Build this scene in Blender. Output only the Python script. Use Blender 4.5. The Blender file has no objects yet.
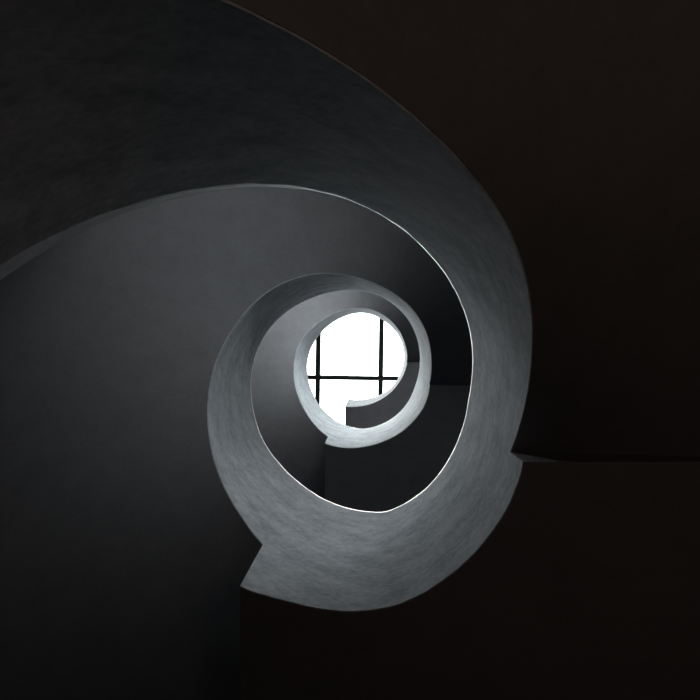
import bpy, bmesh, math, random
from mathutils import Vector, noise as mnoise

scene = bpy.context.scene
col = scene.collection
PI = math.pi

# ------------------------------------------------------------------ measures
UNIT = 2.12                 # metres per height unit of the survey below
FPX = 700.0                 # 36 mm lens on a 36 mm square frame
PXM = UNIT / FPX
WELL = 207.24 * PXM         # mean radius of the open well (0.63 m)
EYE = Vector((47.59 * PXM, -55.88 * PXM, 0.914))
ZC = EYE.z
SHAFT = 2.12                # radius of the round stairwell
SLAB = 0.47                 # landing thickness
PARA = 0.12                 # parapet thickness
def Z(u): return ZC + u * UNIT

# plan angles (degrees, running clockwise for someone looking up; they grow uphill)
EDGE_Y = [59.5 * PXM, 46.6 * PXM, 14.0 * PXM]       # where each landing starts (line of constant y)
EDGE_X = [-84.0 * PXM, -75.7 * PXM, -66.0 * PXM]    # where each landing ends (line of constant x)
A_START = [math.degrees(math.asin(EDGE_Y[k] / WELL)) + 360 * k for k in range(3)]
A_END = [math.degrees(math.acos(EDGE_X[k] / WELL)) + 360 * k for k in range(3)]
L_U = [1.0, 2.64, 4.30]                             # underside of each landing

def lerp_table(tab, x):
    if x <= tab[0][0]: return tab[0][1]
    for (a, va), (b, vb) in zip(tab, tab[1:]):
        if x <= b:
            return va + (vb - va) * ((x - a) / (b - a) if b > a else 1.0)
    return tab[-1][1]

def soffit_u(k, a):          # underside of flight k (0 lowest) at plan angle a
    if k == 0: return 1.09 + 0.0060 * (a - 16)
    if k == 1: return 1.2075 + 0.00566 * (a - 114)
    return 2.84 + 0.0060 * (a - 472)

RAIL = [(-260, -0.045), (-153, 0.62), (9, 1.62), (71, 1.55), (114, 1.775), (160, 2.036), (360, 3.216), (380, 3.32),
        (445, 3.21), (491, 3.49), (700, 4.78), (724, 4.83), (840, 4.84)]
def rail_u(a):
    s = 0.0
    for d in (-2, -1, 0, 1, 2): s += lerp_table(RAIL, a + d)
    return s / 5

# the hand-plastered wall is not a true cylinder: its radius along the lower and upper edge
LOW = [(-260, .985), (-94, .978), (-71, .974), (-59, .982), (-46, .996), (-35, .994), (-22, .983), (-12, .974), (1, .980), (12, .994), (17, 1.006),
       (29, 1.005), (41, .997), (58, 1.0), (66, 1.013), (80, 1.011), (91, .997), (100, .987), (106, .99), (114, 1.005),
       (123, .991), (145, .988), (166, .984), (186, .995), (205, .995), (219, 1.01), (232, 1.016), (248, 1.007), (257, .997),
       (265, .983), (276, .969), (293, .965), (306, .980), (320, .990), (359, .991), (373, 1.002), (382, 1.011), (392, 1.008), (406, .990),
       (424, .985), (441, 1.003), (457, 1.040), (471, 1.06), (483, 1.036), (497, 1.006), (509, .988), (532, .974), (547, .982),
       (562, .976), (578, .948), (594, .930), (614, .937), (630, .962), (644, .983), (660, .984), (680, .979), (698, .977), (719, .990),
       (730, .965), (752, .912), (776, .895), (795, .925), (814, .985), (828, 1.055)]
HIGH = [(-260, .99), (-148, .994), (-134, .990), (-121, .986), (-101, .996), (-86, 1.008), (-68, 1.005), (-55, .995), (-36, .993), (-4, .993),
        (10, 1.005), (20, .998), (31, .992), (54, 1.001), (71, 1.002), (82, 1.005), (96, 1.010), (112, 1.0), (127, 1.002),
        (145, 1.008), (160, .998), (182, 1.013), (202, 1.018), (221, .998), (236, .975), (249, .973), (259, .981), (268, .994), (285, 1.013),
        (299, 1.011), (322, 1.007), (348, .995), (374, .993), (388, .991), (422, .995), (447, 1.009), (464, 1.024), (474, 1.02), (491, .997),
        (505, .965), (525, .945), (540, .940), (555, .922), (572, .908), (590, .904), (608, .920), (626, .960), (642, .980),
        (658, .971), (676, .98), (695, 1.01), (720, 1.0), (752, .955), (776, .93), (795, .94), (814, .985), (828, 1.04)]
def oval(a):
    t = math.radians(a)
    return (1 - .003 * math.cos(2*t) + .0179 * math.sin(2*t) - .0094 * math.cos(3*t) + .0023 * math.sin(3*t)
            - .002 * math.cos(4*t) - .0036 * math.sin(4*t))
def smooth(tab, a): return sum(lerp_table(tab, a + d) for d in (-5, -2.5, 0, 2.5, 5)) / 5
def wall_r(a, w):            # w = 0 lower edge, 1 upper edge
    return WELL * oval(a) * ((1 - w) * smooth(LOW, a) + w * smooth(HIGH, a))
for _ in range(6):           # meet the landing edges on the real wall line
    A_START = [math.degrees(math.asin(EDGE_Y[k] / wall_r(A_START[k], 0))) + 360 * k for k in range(3)]
    A_END = [math.degrees(math.acos(EDGE_X[k] / wall_r(A_END[k], 0))) + 360 * k for k in range(3)]
def pol(r, a): return Vector((r * math.cos(math.radians(a)), r * math.sin(math.radians(a))))

# ------------------------------------------------------------------ materials
def new_mat(name):
    m = bpy.data.materials.new(name); m.use_nodes = True
    nt = m.node_tree; nt.nodes.clear()
    return m, nt
def N(nt, kind, **kw):
    n = nt.nodes.new(kind)
    for k, v in kw.items(): setattr(n, k, v)
    return n

def plaster(name, c0, c1, rough, streak=True, bump=.25, spec=.3):
    m, nt = new_mat(name); L = nt.links.new
    out = N(nt, 'ShaderNodeOutputMaterial'); b = N(nt, 'ShaderNodeBsdfPrincipled')
    L(b.outputs[0], out.inputs[0])
    b.inputs['Roughness'].default_value = rough
    b.inputs['Specular IOR Level'].default_value = spec
    tc = N(nt, 'ShaderNodeTexCoord')
    mp = N(nt, 'ShaderNodeMapping')
    if streak:
        L(tc.outputs['UV'], mp.inputs[0]); mp.inputs['Scale'].default_value = (1.7, 6.0, 1)
    else:
        L(tc.outputs['Object'], mp.inputs[0]); mp.inputs['Scale'].default_value = (1.6, 1.6, 1.6)
    n1 = N(nt, 'ShaderNodeTexNoise'); n1.inputs['Scale'].default_value = 1.6
    n1.inputs['Detail'].default_value = 9; n1.inputs['Roughness'].default_value = .68; n1.inputs['Distortion'].default_value = .5
    L(mp.outputs[0], n1.inputs[0])
    n2 = N(nt, 'ShaderNodeTexNoise'); n2.inputs['Scale'].default_value = 8.5
    n2.inputs['Detail'].default_value = 7; n2.inputs['Roughness'].default_value = .6
    L(tc.outputs['Object'], n2.inputs[0])
    n3 = N(nt, 'ShaderNodeTexNoise'); n3.inputs['Scale'].default_value = 48
    n3.inputs['Detail'].default_value = 4
    L(tc.outputs['Object'], n3.inputs[0])
    mx = N(nt, 'ShaderNodeMath', operation='MULTIPLY_ADD'); mx.inputs[1].default_value = .32
    L(n1.outputs[0], mx.inputs[0])
    m2 = N(nt, 'ShaderNodeMath', operation='MULTIPLY_ADD'); m2.inputs[1].default_value = .38
    L(n2.outputs[0], m2.inputs[0])
    m3 = N(nt, 'ShaderNodeMath', operation='MULTIPLY'); m3.inputs[1].default_value = .30
    L(n3.outputs[0], m3.inputs[0]); L(m3.outputs[0], m2.inputs[2]); L(m2.outputs[0], mx.inputs[2])
    cr = N(nt, 'ShaderNodeValToRGB')
    cr.color_ramp.elements[0].position = .40; cr.color_ramp.elements[0].color = (*c0, 1)
    cr.color_ramp.elements[1].position = .62; cr.color_ramp.elements[1].color = (*c1, 1)
    L(mx.outputs[0], cr.inputs[0])
    if streak:               # fine trowel scratches
        ms = N(nt, 'ShaderNodeMapping'); ms.inputs['Scale'].default_value = (2.2, 42.0, 1); ms.inputs['Rotation'].default_value = (0, 0, .12)
        L(tc.outputs['UV'], ms.inputs[0])
        n4 = N(nt, 'ShaderNodeTexNoise'); n4.inputs['Scale'].default_value = 2.4; n4.inputs['Detail'].default_value = 3
        L(ms.outputs[0], n4.inputs[0])
        sr = N(nt, 'ShaderNodeMapRange'); sr.inputs[1].default_value = .60; sr.inputs[2].default_value = .74; sr.inputs[3].default_value = 1; sr.inputs[4].default_value = .78
        L(n4.outputs[0], sr.inputs[0])
        mm = N(nt, 'ShaderNodeVectorMath', operation='SCALE'); L(cr.outputs[0], mm.inputs[0]); L(sr.outputs[0], mm.inputs['Scale'])
        L(mm.outputs[0], b.inputs['Base Color'])
    else:
        L(cr.outputs[0], b.inputs['Base Color'])
    bp = N(nt, 'ShaderNodeBump'); bp.inputs['Strength'].default_value = bump; bp.inputs['Distance'].default_value = .006
    L(mx.outputs[0], bp.inputs['Height']); L(bp.outputs[0], b.inputs['Normal'])
    return m

def simple(name, c, rough, metal=0):
    m, nt = new_mat(name); L = nt.links.new
    out = N(nt, 'ShaderNodeOutputMaterial'); b = N(nt, 'ShaderNodeBsdfPrincipled'); L(b.outputs[0], out.inputs[0])
    n = N(nt, 'ShaderNodeTexNoise'); n.inputs['Scale'].default_value = 14; n.inputs['Detail'].default_value = 5
    tc = N(nt, 'ShaderNodeTexCoord'); L(tc.outputs['Object'], n.inputs[0])
    cr = N(nt, 'ShaderNodeValToRGB')
    cr.color_ramp.elements[0].color = (*[v * .8 for v in c], 1); cr.color_ramp.elements[1].color = (*[min(1, v * 1.2) for v in c], 1)
    L(n.outputs[0], cr.inputs[0]); L(cr.outputs[0], b.inputs['Base Color'])
    b.inputs['Roughness'].default_value = rough; b.inputs['Metallic'].default_value = metal
    return m

def glass_mat():
    m, nt = new_mat('skylight_glass'); L = nt.links.new
    out = N(nt, 'ShaderNodeOutputMaterial'); mix = N(nt, 'ShaderNodeMixShader')
    tr = N(nt, 'ShaderNodeBsdfTransparent'); tr.inputs[0].default_value = (.95, .97, .96, 1)
    gl = N(nt, 'ShaderNodeBsdfGlossy'); gl.inputs['Roughness'].default_value = .05
    fr = N(nt, 'ShaderNodeFresnel'); fr.inputs[0].default_value = 1.25
    L(fr.outputs[0], mix.inputs[0]); L(tr.outputs[0], mix.inputs[1]); L(gl.outputs[0], mix.inputs[2]); L(mix.outputs[0], out.inputs[0])
    return m

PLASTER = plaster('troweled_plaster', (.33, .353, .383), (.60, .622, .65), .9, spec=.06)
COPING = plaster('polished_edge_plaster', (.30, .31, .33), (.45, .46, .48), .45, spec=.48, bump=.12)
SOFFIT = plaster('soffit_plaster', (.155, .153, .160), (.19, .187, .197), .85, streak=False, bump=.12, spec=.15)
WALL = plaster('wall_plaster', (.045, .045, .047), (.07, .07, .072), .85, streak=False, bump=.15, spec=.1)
FLOORM = plaster('floor_concrete', (.07, .065, .06), (.11, .105, .10), .6, streak=False, bump=.1)
TREAD = plaster('tread_concrete', (.07, .07, .07), (.11, .11, .11), .7, streak=False, bump=.1)
CEIL = plaster('ceiling_plaster', (.50, .50, .50), (.60, .60, .60), .85, streak=False, bump=.1, spec=.15)
BAR = simple('dark_bar_paint', (.03, .045, .038), .5)
GLASS = glass_mat()

# ------------------------------------------------------------------ object helpers
def link(name, bm, mat, parent=None, smooth_faces=False):
    bmesh.ops.remove_doubles(bm, verts=bm.verts, dist=1e-4)
    bmesh.ops.recalc_face_normals(bm, faces=bm.faces)
    me = bpy.data.meshes.new(name); bm.to_mesh(me); bm.free()
    me.materials.append(mat)
    if smooth_faces:
        for p in me.polygons: p.use_smooth = True
    o = bpy.data.objects.new(name, me); col.objects.link(o)
    if parent: o.parent = parent
    return o
def empty(name, label, cat, group=None):
    o = bpy.data.objects.new(name, None); col.objects.link(o)
    o['label'] = label; o['category'] = cat
    if group: o['group'] = group
    return o
def struct(name, bm, mat, label, cat, smooth_faces=False):
    o = link(name, bm, mat, None, smooth_faces); o['kind'] = 'structure'; o['label'] = label; o['category'] = cat
    return o
def box(bm, x0, x1, y0, y1, z0, z1):
    v = [bm.verts.new((x, y, z)) for z in (z0, z1) for y in (y0, y1) for x in (x0, x1)]
    for f in ((0, 2, 3, 1), (4, 5, 7, 6), (0, 1, 5, 4), (2, 6, 7, 3), (0, 4, 6, 2), (1, 3, 7, 5)):
        bm.faces.new([v[i] for i in f])
def sheet_solid(bm, grid_lo, grid_hi):
    """closed solid between two equal grids of points (rows x columns)"""
    n, m = len(grid_lo), len(grid_lo[0])
    lo = [[bm.verts.new(p) for p in row] for row in grid_lo]
    hi = [[bm.verts.new(p) for p in row] for row in grid_hi]
    for i in range(n - 1):
        for j in range(m - 1):
            bm.faces.new((lo[i][j], lo[i][j+1], lo[i+1][j+1], lo[i+1][j]))
            bm.faces.new((hi[i][j], hi[i+1][j], hi[i+1][j+1], hi[i][j+1]))
    for i in range(n - 1):
        for j in (0, m - 1):
            bm.faces.new((lo[i][j], lo[i+1][j], hi[i+1][j], hi[i][j]))
    for j in range(m - 1):
        for i in (0, n - 1):
            bm.faces.new((lo[i][j], hi[i][j], hi[i][j+1], lo[i][j+1]))

SKIN = 0.005                 # plaster skin over the slab edges
def start_angle(k, r):       # flight k leaves landing k-1 along the line x = EDGE_X
    return math.degrees(math.acos(max(-1, EDGE_X[k-1] / r))) + 360 * (k - 1)
def end_angle(k, r):         # flight k reaches landing k along the line y = EDGE_Y
    return math.degrees(math.asin(EDGE_Y[k] / r)) + 360 * k
def edge_r(a): return wall_r(a, 0) + SKIN
def radii(a, n):
    r0 = edge_r(a)
    return [r0 + (SHAFT - .006 - r0) * (j / (n - 1)) ** 1.2 for j in range(n)]

# ------------------------------------------------------------------ stair flights
def flight_grid(k, lift, na=131, nr=12, inset=.0006):
    rows = []
    for i in range(na):
        row = []
        t = i / (na - 1)
        for j in range(nr):
            # find the angle and radius of this grid node (start and end lines are straight)
            rmid = WELL + (SHAFT - WELL) * (j / (nr - 1)) ** 1.2
            for _ in range(4):
                a0 = -226.0 if k == 0 else start_angle(k, rmid)
                a1 = end_angle(k, rmid)
                d = math.degrees(inset / rmid)
                a = a0 + d + (a1 - a0 - 2 * d) * t
                rmid = radii(a, nr)[j]
            p = pol(rmid, a)
            wob = .006 * mnoise.noise(Vector((p.x * 2.2, p.y * 2.2, a * .01 + k)))
            z = max(Z(soffit_u(k, a)) + (wob if 0 < j else 0), .004) + lift
            row.append(Vector((p.x, p.y, z)))
        rows.append(row)
    return rows
FLIGHT_LABELS = ['dark underside of the lowest stair flight filling the upper right, outside the widest balustrade ring',
                 'grey underside of the middle stair flight sweeping round the left between widest and middle rings',
                 'grey underside of the highest stair flight curling round the small ring below the skylight']
for k in range(3):
    t = empty('stair_flight', FLIGHT_LABELS[k], 'stair flight', 'curved stair flights')
    bm = bmesh.new()
    sheet_solid(bm, flight_grid(k, 0), flight_grid(k, .13))
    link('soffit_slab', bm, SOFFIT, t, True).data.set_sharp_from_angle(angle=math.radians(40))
    # stepped top: one wedge tread per riser, resting in the slab
    bm = bmesh.new()
    a_from, a_to = (-220.0 if k == 0 else A_END[k-1] + 4), A_START[k] - 3
    n = 20
    for s in range(n):
        b0 = a_from + (a_to - a_from) * s / n; b1 = a_from + (a_to - a_from) * (s + 1) / n
        lo, hi = [], []
        for q in range(4):
            a = b0 + (b1 - b0) * q / 3
            r0 = edge_r(a) + PARA + .01
            top = max(Z(soffit_u(k, b1)), .004) + .20
            rl, rh = [], []
            for r in (r0, (r0 + SHAFT) / 2, SHAFT - .012):
                p = pol(r, a)
                rl.append(Vector((p.x, p.y, max(Z(soffit_u(k, a)), .004) + .12))); rh.append(Vector((p.x, p.y, top)))
            lo.append(rl); hi.append(rh)
        b2 = bmesh.new(); sheet_solid(b2, lo, hi)
        me = bpy.data.meshes.new('tmp'); b2.to_mesh(me); b2.free(); bm.from_mesh(me); bpy.data.meshes.remove(me)
    bmesh.ops.recalc_face_normals(bm, faces=bm.faces)
    link('treads', bm, TREAD, t)

# ------------------------------------------------------------------ landings
LAND_LABELS = ['dark flat underside of the lowest landing filling the lower right, bounded by straight edges',
               'dark flat underside of the middle landing seen inside the widest ring, below the middle ring',
               'small dark blue-grey underside of the top landing overlapping the lower right of the skylight']
for k in range(3):
    rows_lo, rows_hi = [], []
    na, nr = 40, 10
    for i in range(na):
        tt = i / (na - 1); lo, hi = [], []
        for j in range(nr):
            rmid = WELL + (SHAFT - WELL) * j / (nr - 1)
            for _ in range(4):
                a0 = math.degrees(math.asin(EDGE_Y[k] / rmid)); a1 = math.degrees(math.acos(max(-1, EDGE_X[k] / rmid)))
                a = a0 + (a1 - a0) * tt + 360 * k
                rmid = radii(a, nr)[j]
            p = pol(rmid, a)
            lo.append(Vector((p.x, p.y, Z(L_U[k])))); hi.append(Vector((p.x, p.y, Z(L_U[k]) + SLAB)))
        rows_lo.append(lo); rows_hi.append(hi)
    t = empty('landing', LAND_LABELS[k], 'landing', 'stair landings')
    bm = bmesh.new(); sheet_solid(bm, rows_lo, rows_hi)
    fl = bmesh.new()
    up = [[Vector((v.x, v.y, v.z + .004)) for v in row[2:]] for row in rows_hi]
    sheet_solid(fl, [[v - Vector((0, 0, .001)) for v in row] for row in up], [[v + Vector((0, 0, .02)) for v in row] for row in up])
    link('dark_bounce_layer', fl, TREAD, t)  # unseen dark layer added to cut light bouncing onto the undersides above
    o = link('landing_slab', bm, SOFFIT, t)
    bv = o.modifiers.new('bevel', 'BEVEL'); bv.width = .0015; bv.segments = 2; bv.limit_method = 'ANGLE'; bv.angle_limit = math.radians(50)

# ------------------------------------------------------------------ balustrade
def low_u(a):
    for k in range(3):
        if a < A_START[k]: return soffit_u(k, a)
        if a <= A_END[k]: return L_U[k]
    return L_U[2]
RIM, LEAN = .07, .020        # the worn upper edge leans back a little before it turns over
def section(a, zlow):
    """inner face from the lower edge up to the rounded rim, then down the stair side"""
    rl, rh = wall_r(a, 0), wall_r(a, 1)
    zb = max(zlow, .002); zt = Z(rail_u(a))
    dirv = pol(1, a)
    depth = .10 if zb > .01 else .06
    pts, vs = [], []
    def put(r, z): pts.append((r, z))
    nz = 9
    worn = max(0.0, min(1.0, (10 - a) / 40))          # the lowest rail is the most worn
    rim = RIM * (1 + .35 * worn); lean = (LEAN - .006 * worn) * (1 + .35 * mnoise.noise(Vector((a * .35, 1.7, 0))))
    ht = zt - ZC
    if ht > .6:      # the surveyed edge is the outline of the worn rim, a little below its top
        m = min((rh + lean * (i / 20) ** (2 - .7 * worn)) / (ht - rim * (1 - i / 20)) for i in range(21))
        zt = ZC + ht * m * ht / rh
    zr = zt - rim
    zb += .005 * mnoise.noise(Vector((a * .22, 9.1, 0))) if zb > .01 else 0
    for i in range(nz):
        f = i / (nz - 1)
        put(rl + (rh - rl) * f, zb + (zr - zb) * f)
    ncorner = len(pts)
    for i in range(1, 7):
        th = PI / 2 * i / 6
        f = i / 6
        put(rh + lean * f ** (2 - .7 * worn), zr + rim * (f if f < 1 else .99))
    put(rh + PARA - .012, zt); put(rh + PARA, zt - .012)
    zs = min(zb + depth + .02, zr)
    put(max(rl, rh) + PARA, zs); put(rl + SKIN - .001, zs); put(rl + SKIN - .001, zb)
    return [Vector((dirv.x * r, dirv.y * r, z)) for r, z in pts], ncorner
def angle_list(a0, a1, step=2.0):
    n = max(2, int(round((a1 - a0) / step))); return [a0 + (a1 - a0) * i / n for i in range(n + 1)]
def sweep(name, a0, a1, parent, sel, lowfn, mat=PLASTER, cut=None):
    """sel picks the run of section points this mesh keeps, closed into a ring"""
    bm = bmesh.new(); uv = bm.loops.layers.uv.new('UVMap')
    rings, meta = [], {}
    for a in angle_list(a0, a1):
        pts, nc = section(a, Z(lowfn(a)))
        if cut is not None:
            k, keep = cut
            for v in pts[nc:]:
                if (keep == 'landing' and v.x < EDGE_X[k] and v.y > 0) or (keep == 'flight' and a == a0): v.x = EDGE_X[k]
        ring = []
        for q in sel(pts, nc):
            v = bm.verts.new(q); meta[v] = (math.radians(a) * WELL, q.z - Z(rail_u(a))); ring.append(v)
        rings.append(ring)
    n = len(rings[0])
    for A, B in zip(rings, rings[1:]):
        for i in range(n):
            j = (i + 1) % n
            bm.faces.new((A[i], A[j], B[j], B[i]))
    bm.faces.new(rings[0]); bm.faces.new(list(reversed(rings[-1])))
    for f in bm.faces:
        for l in f.loops: l[uv].uv = meta[l.vert]
    bmesh.ops.recalc_face_normals(bm, faces=bm.faces)
    me = bpy.data.meshes.new(name); bm.to_mesh(me); bm.free(); me.materials.append(mat)
    for p in me.polygons: p.use_smooth = True
    me.set_sharp_from_angle(angle=math.radians(35))
    o = bpy.data.objects.new(name, me); col.objects.link(o); o.parent = parent
    return o
def body_pts(p, nc): return p[:nc] + p[nc + 7:]
def coping_pts(p, nc): return p[nc - 1:nc + 8]

bal = empty('spiral_balustrade', 'pale grey troweled plaster balustrade spiralling upward round the open stairwell to the skylight', 'balustrade')
runs = [('flight_parapet', -232.0, A_START[0], lambda a: soffit_u(0, a)), ('landing_parapet', A_START[0], A_END[0], lambda a: L_U[0]),
        ('flight_parapet', A_END[0], A_START[1], lambda a: soffit_u(1, a)), ('landing_parapet', A_START[1], A_END[1], lambda a: L_U[1]),
        ('flight_parapet', A_END[1], A_START[2], lambda a: soffit_u(2, a)), ('landing_parapet', A_START[2], A_END[2], lambda a: L_U[2])]
RUN_LABELS = ['dark, wide lowest run of the balustrade across the top and right', 'pale bottom run of the widest ring, ending in a step at lower left',
              'middle run of the balustrade round the left and top', 'bright bottom run of the middle ring, ending in a small step',
              'topmost sloping run of the balustrade round the skylight', 'thin bright balustrade edge of the top landing']
for (nm, a0, a1, fn), lab in zip(runs, RUN_LABELS):
    cut = (RUN_LABELS.index(lab) // 2, 'landing') if nm == 'landing_parapet' else ((RUN_LABELS.index(lab) // 2 - 1, 'flight') if a0 > 0 else None)
    pr = sweep(nm, a0, a1, bal, body_pts, fn, PLASTER, cut)
    pr['label'] = lab
    sweep('coping', a0, a1, pr, coping_pts, fn, COPING, cut)

# ------------------------------------------------------------------ the stairwell
ZTOP = Z(5.80)
# side windows of the upper storeys: (centre angle, half width, sill, head); the flights hide them from below
SIDE = [(-118.0, 6.0, Z(1.22), Z(1.64)), (-76.0, 34.0, Z(2.64), Z(3.46)), (-66.0, 9.5, Z(1.14), Z(1.76))]
bm = bmesh.new()
zs = sorted({0.0, ZTOP} | {w[2] for w in SIDE} | {w[3] for w in SIDE})
def hole(a, z):
    return any(abs((a - w[0] + 180) % 360 - 180) < w[1] and w[2] < z < w[3] for w in SIDE)
seg = 180; step = 360 / seg
def wv(r, a, z): p = pol(r, a); return bm.verts.new((p.x, p.y, z))
for i in range(seg):
    a0, a1 = i * step, (i + 1) * step; am = (a0 + a1) / 2
    for z0, z1 in zip(zs, zs[1:]):
        if hole(am, (z0 + z1) / 2): continue
        for r in (SHAFT, SHAFT + .2):
            bm.faces.new([wv(r, a0, z0), wv(r, a1, z0), wv(r, a1, z1), wv(r, a0, z1)])
        zm = (z0 + z1) / 2
        for a, n in ((a0, am - step), (a1, am + step)):
            if hole(n, zm): bm.faces.new([wv(SHAFT, a, z0), wv(SHAFT + .2, a, z0), wv(SHAFT + .2, a, z1), wv(SHAFT, a, z1)])
    for w in SIDE:
        if abs((am - w[0] + 180) % 360 - 180) < w[1]:
            for z in w[2:]: bm.faces.new([wv(SHAFT, a0, z), wv(SHAFT, a1, z), wv(SHAFT + .2, a1, z), wv(SHAFT + .2, a0, z)])
    for z in (0.0, ZTOP): bm.faces.new([wv(SHAFT, a0, z), wv(SHAFT, a1, z), wv(SHAFT + .2, a1, z), wv(SHAFT + .2, a0, z)])
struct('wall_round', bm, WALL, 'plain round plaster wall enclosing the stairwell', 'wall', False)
bm = bmesh.new(); box(bm, -2.4, 2.4, -2.4, 2.4, -.2, 0)
struct('floor', bm, FLOORM, 'dark concrete floor at the foot of the stairwell', 'floor')

# skylight: grid lines in its own frame, turned a little against the stair
D = (ZTOP - ZC) / FPX
def sx(px): return (px - 371.56) * D + EYE.x
def sy(py): return (py - 346.31) * D + EYE.y
XB, XC, YB = sx(317.7), sx(380.7), sy(377.9)
P = XC - XB
XS = [XB - P, XB, XC, XC + P]
YS = [YB - 1.34 - 1.0, YB - 1.34, YB, YB + 1.34]
HW = 4.9 * D / 2
bm = bmesh.new()
x0, x1, y0, y1 = XS[0] - .06, XS[-1] + .06, YS[0] - .06, YS[-1] + .06
for b in ((-2.5, x0, -2.5, 2.5), (x1, 2.5, -2.5, 2.5), (x0, x1, -2.5, y0), (x0, x1, y1, 2.5)):
    box(bm, *b, ZTOP, ZTOP + .25)
struct('ceiling', bm, CEIL, 'pale flat ceiling round the skylight opening', 'ceiling')
sky = empty('window_1', 'bright white skylight with dark glazing bars at the top of the stairwell', 'skylight'); sky['kind'] = 'structure'
cx, cy = (XB + XC) / 2, YB
sky.location = (cx, cy, ZTOP); sky.rotation_euler.z = math.radians(.9)
def wbox(name, x0, x1, y0, y1, z0, z1, mat, bev=0):
    bm = bmesh.new(); box(bm, x0 - cx, x1 - cx, y0 - cy, y1 - cy, z0, z1)
    o = link(name, bm, mat, sky)
    if bev:
        m = o.modifiers.new('bevel', 'BEVEL'); m.width = bev; m.segments = 2
    return o
for x in XS[1:3]: wbox('glazing_bar', x - HW, x + HW, YS[0], YS[-1], 0, .09, BAR, .004)
HH = 4.4 * D / 2
for y in YS[1:3]: wbox('glazing_bar', XS[0], XS[-1], y - HH, y + HH, .002, .088, BAR, .004)
bm = bmesh.new()
for b in ((XS[0] - .05, XS[0] + .03, YS[0] - .05, YS[-1] + .05), (XS[-1] - .03, XS[-1] + .05, YS[0] - .05, YS[-1] + .05),
          (XS[0] + .03, XS[-1] - .03, YS[0] - .05, YS[0] + .03), (XS[0] + .03, XS[-1] - .03, YS[-1] - .03, YS[-1] + .05)):
    box(bm, b[0] - cx, b[1] - cx, b[2] - cy, b[3] - cy, 0.0, .10)
link('window_frame', bm, BAR, sky)
for i in range(3):
    for j in range(3):
        wbox('pane', XS[i] + .01, XS[i+1] - .01, YS[j] + .01, YS[j+1] - .01, .094, .102, GLASS)

# side windows, each a frame and one pane set in the wall opening
for k, (ac, hw, z0, z1) in enumerate(SIDE):
    w = empty('window_%d' % (k + 2), ['small low side window of the storey above the lowest flight', 'wide side window of the storey above the middle flight', 'taller side window of the storey above the lowest flight'][k], 'window')
    w['kind'] = 'structure'
    def arc(name, r0, r1, aa, ab, za, zb, mat):
        bm = bmesh.new(); lo, hi = [], []
        for i in range(13):
            a = aa + (ab - aa) * i / 12; p, q = pol(r0, a), pol(r1, a)
            lo.append([Vector((p.x, p.y, za)), Vector((q.x, q.y, za))]); hi.append([Vector((p.x, p.y, zb)), Vector((q.x, q.y, zb))])
        sheet_solid(bm, lo, hi); return link(name, bm, mat, w)
    ri, ro, t = SHAFT + .07, SHAFT + .13, 1.3
    g = .002; a0, a1 = ac - hw + .05, ac + hw - .05
    arc('window_frame', ri, ro, a0, a1, z0 + g, z0 + .05, BAR); arc('window_frame', ri, ro, a0, a1, z1 - .05, z1 - g, BAR)
    arc('window_frame', ri, ro, a0, a0 + t, z0 + .05, z1 - .05, BAR); arc('window_frame', ri, ro, a1 - t, a1, z0 + .05, z1 - .05, BAR)
    arc('pane', ri + .025, ri + .033, a0 + t, a1 - t, z0 + .05, z1 - .05, GLASS)

# ------------------------------------------------------------------ daylight
W = bpy.data.worlds.new('overcast_sky'); scene.world = W; W.use_nodes = True
bg = W.node_tree.nodes['Background']
bg.inputs[0].default_value = (.93, .965, 1.0, 1); bg.inputs[1].default_value = 7.5
sl = bpy.data.lights.new('hazy_sun', 'SUN'); sl.energy = 5.6; sl.angle = math.radians(28); sl.color = (1.0, .985, .97)
so = bpy.data.objects.new('hazy_sun', sl); col.objects.link(so)
so.location = (2, -4, 18)
so.rotation_euler = (Vector((.14, .175, -1.0))).to_track_quat('-Z', 'Y').to_euler()
pl = bpy.data.lights.new('skylight_portal', 'AREA'); pl.shape = 'RECTANGLE'
pl.size = XS[-1] - XS[0]; pl.size_y = YS[-1] - YS[0]; pl.cycles.is_portal = True
po = bpy.data.objects.new('skylight_portal', pl); col.objects.link(po)
po.location = ((XS[0] + XS[-1]) / 2, (YS[0] + YS[-1]) / 2, ZTOP + .16)

for ac, hw, z0, z1 in SIDE:
    l = bpy.data.lights.new('window_portal', 'AREA'); l.shape = 'RECTANGLE'
    l.size = 2 * (SHAFT + .17) * math.sin(math.radians(hw)); l.size_y = z1 - z0; l.cycles.is_portal = True
    o = bpy.data.objects.new('window_portal', l); col.objects.link(o)
    p = pol(SHAFT + .19, ac); o.location = (p.x, p.y, (z0 + z1) / 2)
    o.rotation_euler = Vector((-p.x, -p.y, 0)).to_track_quat('-Z', 'Z').to_euler()

# warm fill lamp, unseen, added near the floor to lift the dark undersides
ll = bpy.data.lights.new('underside_fill_lamp', 'AREA'); ll.shape = 'DISK'; ll.size = .5; ll.energy = 2.7; ll.color = (1.0, .72, .58)
lo = bpy.data.objects.new('underside_fill_lamp', ll); col.objects.link(lo); lo.location = (1.15, -.8, .25); lo.rotation_euler = (PI, 0, 0)

# ------------------------------------------------------------------ camera and view
cd = bpy.data.cameras.new('camera'); cam = bpy.data.objects.new('camera', cd); col.objects.link(cam)
cd.sensor_width = 36; cd.sensor_fit = 'HORIZONTAL'; cd.lens = 36
cd.shift_x = -(371.56 - 350) / 700; cd.shift_y = (346.31 - 350) / 700
cd.clip_start = .02
cam.location = EYE; cam.rotation_euler = (PI, 0, 0)
scene.camera = cam
vs = scene.view_settings
vs.view_transform = 'Standard'; vs.look = 'None'; vs.gamma = 1; vs.use_curve_mapping = False; vs.exposure = 0.0
scene.cycles.max_bounces = 24; scene.cycles.diffuse_bounces = 16; scene.cycles.transparent_max_bounces = 16
scene.cycles.sample_clamp_indirect = 4
